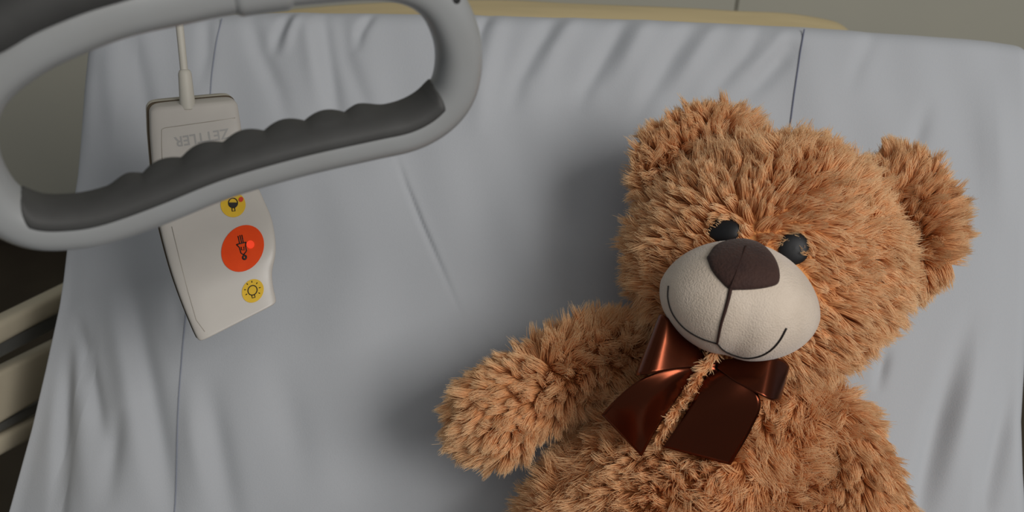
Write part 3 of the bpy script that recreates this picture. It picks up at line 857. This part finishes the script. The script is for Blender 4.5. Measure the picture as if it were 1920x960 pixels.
def fur(name, parent, v, f, count, length, tuft, comb, hide=(), len_fn=None, wild=0.35, clump=0.66, lift=0.8, curl=0.10, sw=1.0, tone_lo=0.0, radius=0.00027, npt=6):
    """strands rooted on a plush part: v in backrest coordinates; comb(p, n) gives the direction the pile is brushed"""
    tri = []
    for q in f:
        for k in range(1, len(q) - 1): tri.append((q[0], q[k], q[k + 1]))
    tri = np.array(tri)
    A_, B_, C_ = v[tri[:, 0]], v[tri[:, 1]], v[tri[:, 2]]
    cr = np.cross(B_ - A_, C_ - A_); ar_ = np.linalg.norm(cr, axis=1) / 2
    # smooth normals
    vn = np.zeros_like(v)
    for k in range(3): np.add.at(vn, tri[:, k], cr)
    vn = unit(vn)
    ctr = v.mean(0)
    if np.sum((v - ctr) * vn) < 0: vn = -vn
    def sample(m):
        i = rng.choice(len(tri), m, p=ar_ / ar_.sum())
        r1 = np.sqrt(rng.random(m)); r2 = rng.random(m)
        w = np.stack([1 - r1, r1 * (1 - r2), r1 * r2], 1)
        p = sum(w[:, k:k + 1] * v[tri[i, k]] for k in range(3)); n = unit(sum(w[:, k:k + 1] * vn[tri[i, k]] for k in range(3)))
        return p, n
    area = ar_.sum()
    mt = int(area / (tuft * tuft))
    tc, tn = sample(mt)
    root, rn = sample(count)
    keep = np.ones(len(root), bool)
    for h in hide: keep &= ~h(root)
    # thinner pile on the side that lies against the sheet
    keep &= (rn[:, 2] > -0.45) | (rng.random(len(root)) < 0.35)
    root, rn = root[keep], rn[keep]
    kd = KDTree(len(tc))
    for i, p in enumerate(tc): kd.insert(p, i)
    kd.balance()
    own = np.array([kd.find(p)[1] for p in root])
    def dirs(p, n, noise, lf):
        c = comb(p, n); c = c - n * np.sum(c * n, 1, keepdims=True)
        return unit(n * lf + c + noise)
    def swirl(p):
        q = p * 55.0
        return sw * 0.40 * np.stack([np.sin(q[:, 1] * 1.3 + 2 * np.sin(q[:, 0] * 0.7)), np.sin(q[:, 0] * 1.1 + 1.7 * np.sin(q[:, 2] + q[:, 1] * 0.6)), np.sin(q[:, 0] * 0.8 - q[:, 1] * 0.9)], 1)
    td = dirs(tc, tn, rng.normal(0, wild, tc.shape) + swirl(tc), lift)
    sd = dirs(root, rn, rng.normal(0, wild * 0.6, root.shape) + swirl(root), lift)
    tl = length * rng.uniform(0.75, 1.15, len(tc))
    if len_fn is not None: tl = tl * len_fn(tc)
    sl_ = tl[own] * rng.uniform(0.72, 1.08, len(root))
    bendv = rng.normal(0, 1, tc.shape)[own] * curl + rng.normal(0, 1, root.shape) * curl * 0.5
    s = np.linspace(0, 1, npt)[None, :, None]
    straight = root[:, None] + sd[:, None] * sl_[:, None, None] * s
    clp = tc[own][:, None] + td[own][:, None] * sl_[:, None, None] * s
    k = clump * s ** 0.9
    pos = straight * (1 - k) + clp * k + bendv[:, None] * sl_[:, None, None] * (s ** 2) \
        + (np.sin(s * 5.0 + 6.28 * rng.random((len(tc), 1, 1))[own]) * s) * (rng.normal(0, 1, tc.shape)[own] * curl * 0.35)[:, None] * sl_[:, None, None]
    pos = W(pos.reshape(-1, 3)) - OFF[parent]
    n_ = len(root)
    hc_ = bpy.data.hair_curves.new(name)
    hc_.add_curves([npt] * n_)
    hc_.attributes['position'].data.foreach_set('vector', pos.astype(np.float32).ravel())
    ra = hc_.attributes.get('radius') or hc_.attributes.new('radius', 'FLOAT', 'POINT')
    rad = np.tile(radius * np.array([1.0, 1.0, 0.95, 0.85, 0.65, 0.25][:npt]), n_)
    ra.data.foreach_set('value', rad.astype(np.float32))
    ta_ = hc_.attributes.new('tone', 'FLOAT', 'CURVE')
    tone = tone_lo + (1 - tone_lo) * np.clip(0.55 * rng.random(len(tc))[own] + 0.45 * rng.random(n_), 0, 1)
    ta_.data.foreach_set('value', tone.astype(np.float32))
    hc_.materials.append(M['fur'])
    o = bpy.data.objects.new(name, hc_); COL.objects.link(o); o.parent = parent
    o['kind'] = 'stuff'
    OFF[o] = OFF[parent]
    FUR_TOTAL[0] += n_
    return o

head_o = obj('head', W(hv), hf, M['skin'], bear)
torso_o = obj('torso', W(tv), tf, M['skin'], bear)
arm_l = obj('arm', W(al[0]), al[1], M['skin'], bear)
arm_r = obj('arm', W(ar[0]), ar[1], M['skin'], bear)
leg_l = obj('leg', W(ll_[0]), ll_[1], M['skin'], bear)
leg_r = obj('leg', W(lr_[0]), lr_[1], M['skin'], bear)
ear_l = obj('ear', W(elv), elf, M['skin'], bear)
ear_r = obj('ear', W(erv), erf, M['skin'], bear)
muz_o = obj('muzzle', W(mv), mf, M['muzzle'], bear, label='cream velour muzzle')
mbvh = bvh_of(W(mv), mf)

# nose patch on the muzzle
nose_px = catmull([(1325, 484), (1340, 463), (1366, 452), (1398, 450), (1428, 460), (1450, 482), (1461, 508), (1459, 531), (1440, 539), (1412, 543), (1385, 544), (1368, 543), (1352, 529), (1335, 508), (1325, 484)], 72)[:-1]
c0 = nose_px.mean(0); nn_ = len(nose_px)
vv = []; 
for k, o_ in ((0.0, 0.0042), (0.3, 0.0040), (0.6, 0.0036), (0.85, 0.0028), (0.96, 0.0018), (1.0, 0.0003), (0.99, -0.0012)):
    vv.append(np.array([project(mbvh, *(c0 + (p - c0) * max(k, 0.02)), o_)[0] for p in nose_px]))
obj('nose', np.vstack(vv), grid_faces(len(vv), nn_, close_v=True) + [tuple(range(nn_))[::-1]], M['nose'], muz_o, label='dark brown velour nose')
def on_muz(pts, n=40, off=0.0004):
    return np.array([project(mbvh, a, b, off)[0] for a, b in catmull(pts, n)])
obj('centre_seam', *tube(on_muz([(1370, 541), (1366, 560), (1360, 582), (1353, 605), (1348, 628), (1345, 644)]), np.linspace(0.00135, 0.0008, 40), 8, ref=BN), M['seam'], muz_o)
obj('nose_crease', *tube(on_muz([(1397, 470), (1388, 495), (1378, 522), (1370, 542)], 24, 0.0037), 0.0005, 6, ref=BN), M['seam'], muz_o)
obj('mouth_line', *tube(on_muz([(1254, 536), (1253, 558), (1259, 582), (1272, 603), (1290, 620), (1315, 634), (1345, 644)]), 0.00052, 6, ref=BN), M['thread'], muz_o)
obj('mouth_line', *tube(on_muz([(1345, 644), (1358, 657), (1378, 666), (1400, 671), (1425, 667), (1446, 655), (1462, 637), (1474, 615)]), np.linspace(0.00052, 0.00075, 40), 6, ref=BN), M['thread'], muz_o)

# eyes
hbvh = bvh_of(W(hv), hf)
EYES = []
for (ex, ey, rx, ry) in ((1358, 432, 0.0115, 0.0088), (1488, 466, 0.0105, 0.0112)):
    q, nn = project(hbvh, ex, ey, 0.0008)
    d, f = sphere_grid(16, 24); d = unit(np.sign(d) * np.abs(d) ** 0.75) * np.array([1.05, 1.05, 1])
    u_ = unit(np.cross(nn, W(hup) - BO)); w_ = np.cross(u_, nn)
    v = q + d[:, 0:1] * rx * u_ + d[:, 1:2] * ry * w_ + d[:, 2:3] * 0.0042 * nn
    obj('eye', v, f, M['eye'], head_o, label='small black eye half hidden in the pile')
    lq = q - BO; EYES.append(np.array([lq[0], lq @ BT, lq @ BN]))
EYES = np.array(EYES)

# pile directions
fc = L(1420, 440, 0.20)               # parting between and above the eyes
def comb_head(p, n):
    d = unit(p - fc) * np.array([1, 1, 0.3])
    d2 = unit(p - MUZ.c)
    near = np.exp(-((MUZ.val(p) - 1) / 0.35) ** 2)[:, None]
    right = np.clip((p[:, 0:1] - head_c[0]) / 0.07, 0, 1) * np.clip((head_c[1] + 0.03 - p[:, 1:2]) / 0.05, 0, 1)
    lean = np.zeros_like(p)                     # the pile leans over the eyes
    for e in EYES:
        q = p - e; lean -= 1.7 * unit(q) * np.exp(-(np.linalg.norm(q, axis=1, keepdims=True) / 0.0125) ** 2)
    return lean + 0.75 * d + 0.8 * near * d2 + right * np.array([0.5, -0.5, 0.0])
def len_head(p):
    l = np.ones(len(p))
    for e in EYES: l *= 1 - 0.38 * np.exp(-(np.linalg.norm(p - e, axis=1) / 0.015) ** 2)
    l *= 1 - 0.50 * np.exp(-((MUZ.val(p) - 1) / 0.22) ** 2)
    front_ = np.exp(-(np.linalg.norm((p - fc) * np.array([1, 1, 0.6]), axis=1) / 0.05) ** 2)
    return l * (1 - 0.30 * front_)
def hide_eye(p):
    r = np.zeros(len(p), bool)
    for e in EYES: r |= np.linalg.norm(p - e, axis=1) < 0.0085
    return r & (rng.random(len(p)) < 0.85)
def from_pt(c, w=1.0, g=(0, 0, 0)):
    c = np.asarray(c, float); g = np.asarray(g, float)
    return lambda p, n: w * unit(p - c) + g
def along(a_, b_, w=0.8, g=(0, 0, 0)):
    d = unit(np.asarray(b_, float) - np.asarray(a_, float)); g = np.asarray(g, float)
    return lambda p, n: np.broadcast_to(w * d + g, p.shape)
IN_EARS = (lambda p: EAR_L.val(p) < 0.9, lambda p: EAR_R.val(p) < 0.9)
il, ir = inside_limb(al), inside_limb(ar)
DENS = 1.45
fur('fur', head_o, hv, hf, int(70000 * DENS), 0.0205, 0.0052, comb_head, (inside_muz, hide_eye, inside_torso) + IN_EARS, len_head, wild=0.30)
fur('fur', ear_l, elv, elf, int(20000 * DENS), 0.0205, 0.0052, from_pt(L(1330, 330, 0.10), 0.9), (inside_head,), wild=0.30)
fur('fur', ear_r, erv, erf, int(20000 * DENS), 0.0205, 0.0052, from_pt(L(1670, 440, 0.11), 0.9), (inside_head,), wild=0.26)
fur('fur', torso_o, tv, tf, int(95000 * DENS), 0.0215, 0.0056, along(L(1400, 700), L(1250, 1000), 0.55), (inside_head, il, ir, inside_muz), wild=0.36)
fur('fur', arm_l, al[0], al[1], int(32000 * DENS), 0.0200, 0.0052, lambda p, n: 0.55 * unit(p - L(1010, 715, 0.10)) + np.array([-0.35, -0.12, 0.0]), (inside_torso, inside_head), wild=0.2, lift=0.48, sw=0.4)
fur('fur', arm_r, ar[0], ar[1], int(32000 * DENS), 0.0205, 0.0054, along(L(1560, 760), L(1630, 1000), 1.0), (inside_torso, inside_head), wild=0.24, lift=0.6, sw=0.7)
fur('fur', leg_l, ll_[0], ll_[1], int(12000 * DENS), 0.016, 0.006, along(L(1180, 1140, .1), L(1080, 1300, .24), 0.8), (inside_torso,), wild=0.4)
fur('fur', leg_r, lr_[0], lr_[1], int(12000 * DENS), 0.016, 0.006, along(L(1420, 1140, .1), L(1530, 1300, .24), 0.8), (inside_torso,), wild=0.4)
print('fur strands', FUR_TOTAL[0])

# ------------------------------------------------------------------ satin bow
def ribbon(name, ea, eb, parent, nu=40, nv=16, bulge=0.0, m=None):
    """cloth strip between two edges given as (photo x, photo y, height over the sheet)"""
    a_ = catmull([L(*p) for p in ea], nu); b_ = catmull([L(*p) for p in eb], nu)
    s = np.linspace(0, 1, nv)[None, :, None]
    v = a_[:, None] * (1 - s) + b_[:, None] * s
    v[..., 2] += bulge * np.sin(math.pi * s[..., 0]) * np.sin(math.pi * np.linspace(0, 1, nu))[:, None]
    o = obj(name, W(v.reshape(-1, 3)), grid_faces(nu, nv), M['satin'], parent)
    sm_ = o.modifiers.new('thickness', 'SOLIDIFY'); sm_.thickness = 0.0008; sm_.offset = 0
    return o
kd_, kf_ = sphere_grid(20, 28)
kc = L(1328, 680, 0.190)
kv = kc + kd_ * np.array([0.0095, 0.0100, 0.0070]) * (1 + 0.10 * np.sin(kd_[:, 1:2] * 9))
bow = obj('bow', W(kv), kf_, M['satin'], bear, label='brown satin ribbon bow')
ribbon('bow_loop', [(1322, 668, .194), (1290, 634, .199), (1254, 598, .206), (1238, 588, .198), (1245, 596, .184), (1285, 640, .178), (1322, 672, .184)],
       [(1322, 686, .196), (1280, 690, .204), (1224, 700, .212), (1194, 704, .202), (1200, 700, .184), (1265, 690, .178), (1322, 684, .184)], bow, 60, 18, 0.0)
ribbon('bow_loop', [(1345, 676, .194), (1385, 672, .199), (1440, 672, .206), (1466, 674, .199), (1478, 690, .188), (1430, 680, .180), (1345, 676, .184)],
       [(1345, 690, .198), (1380, 716, .206), (1428, 742, .213), (1452, 752, .206), (1462, 745, .189), (1420, 725, .180), (1345, 688, .184)], bow, 60, 18, 0.0)
ribbon('bow_tail', [(1306, 684, .193), (1258, 690, .200), (1200, 712, .200), (1155, 748, .192), (1128, 777, .182)],
       [(1318, 690, .192), (1292, 716, .189), (1260, 760, .186), (1228, 810, .181), (1203, 856, .176)], bow, 44, 18, 0.005)
ribbon('bow_tail', [(1332, 690, .190), (1318, 716, .192), (1296, 758, .192), (1268, 802, .188), (1243, 838, .182)],
       [(1352, 684, .194), (1392, 704, .204), (1426, 752, .206), (1408, 806, .198), (1370, 872, .186)], bow, 44, 18, 0.002)

# fringe of pile that falls from the chin over the knot and between the tails
fr_ = loft([L(1346, 655, 0.203), L(1334, 672, 0.201), L(1317, 695, 0.197), L(1298, 724, 0.189), L(1272, 762, 0.184), L(1247, 800, 0.178), L(1232, 826, 0.173)],
           [0.0008, 0.0009, 0.0010, 0.0012, 0.0014, 0.0014, 0.0010])
fringe = obj('chest_fringe', W(fr_[0]), fr_[1], M['skin'], bear)
fur('fur', fringe, fr_[0], fr_[1], 1300, 0.0095, 0.0026, along(L(1345, 650), L(1240, 820), 0.5), (), wild=0.9, lift=1.0, tone_lo=0.8)
print('fur strands', FUR_TOTAL[0])
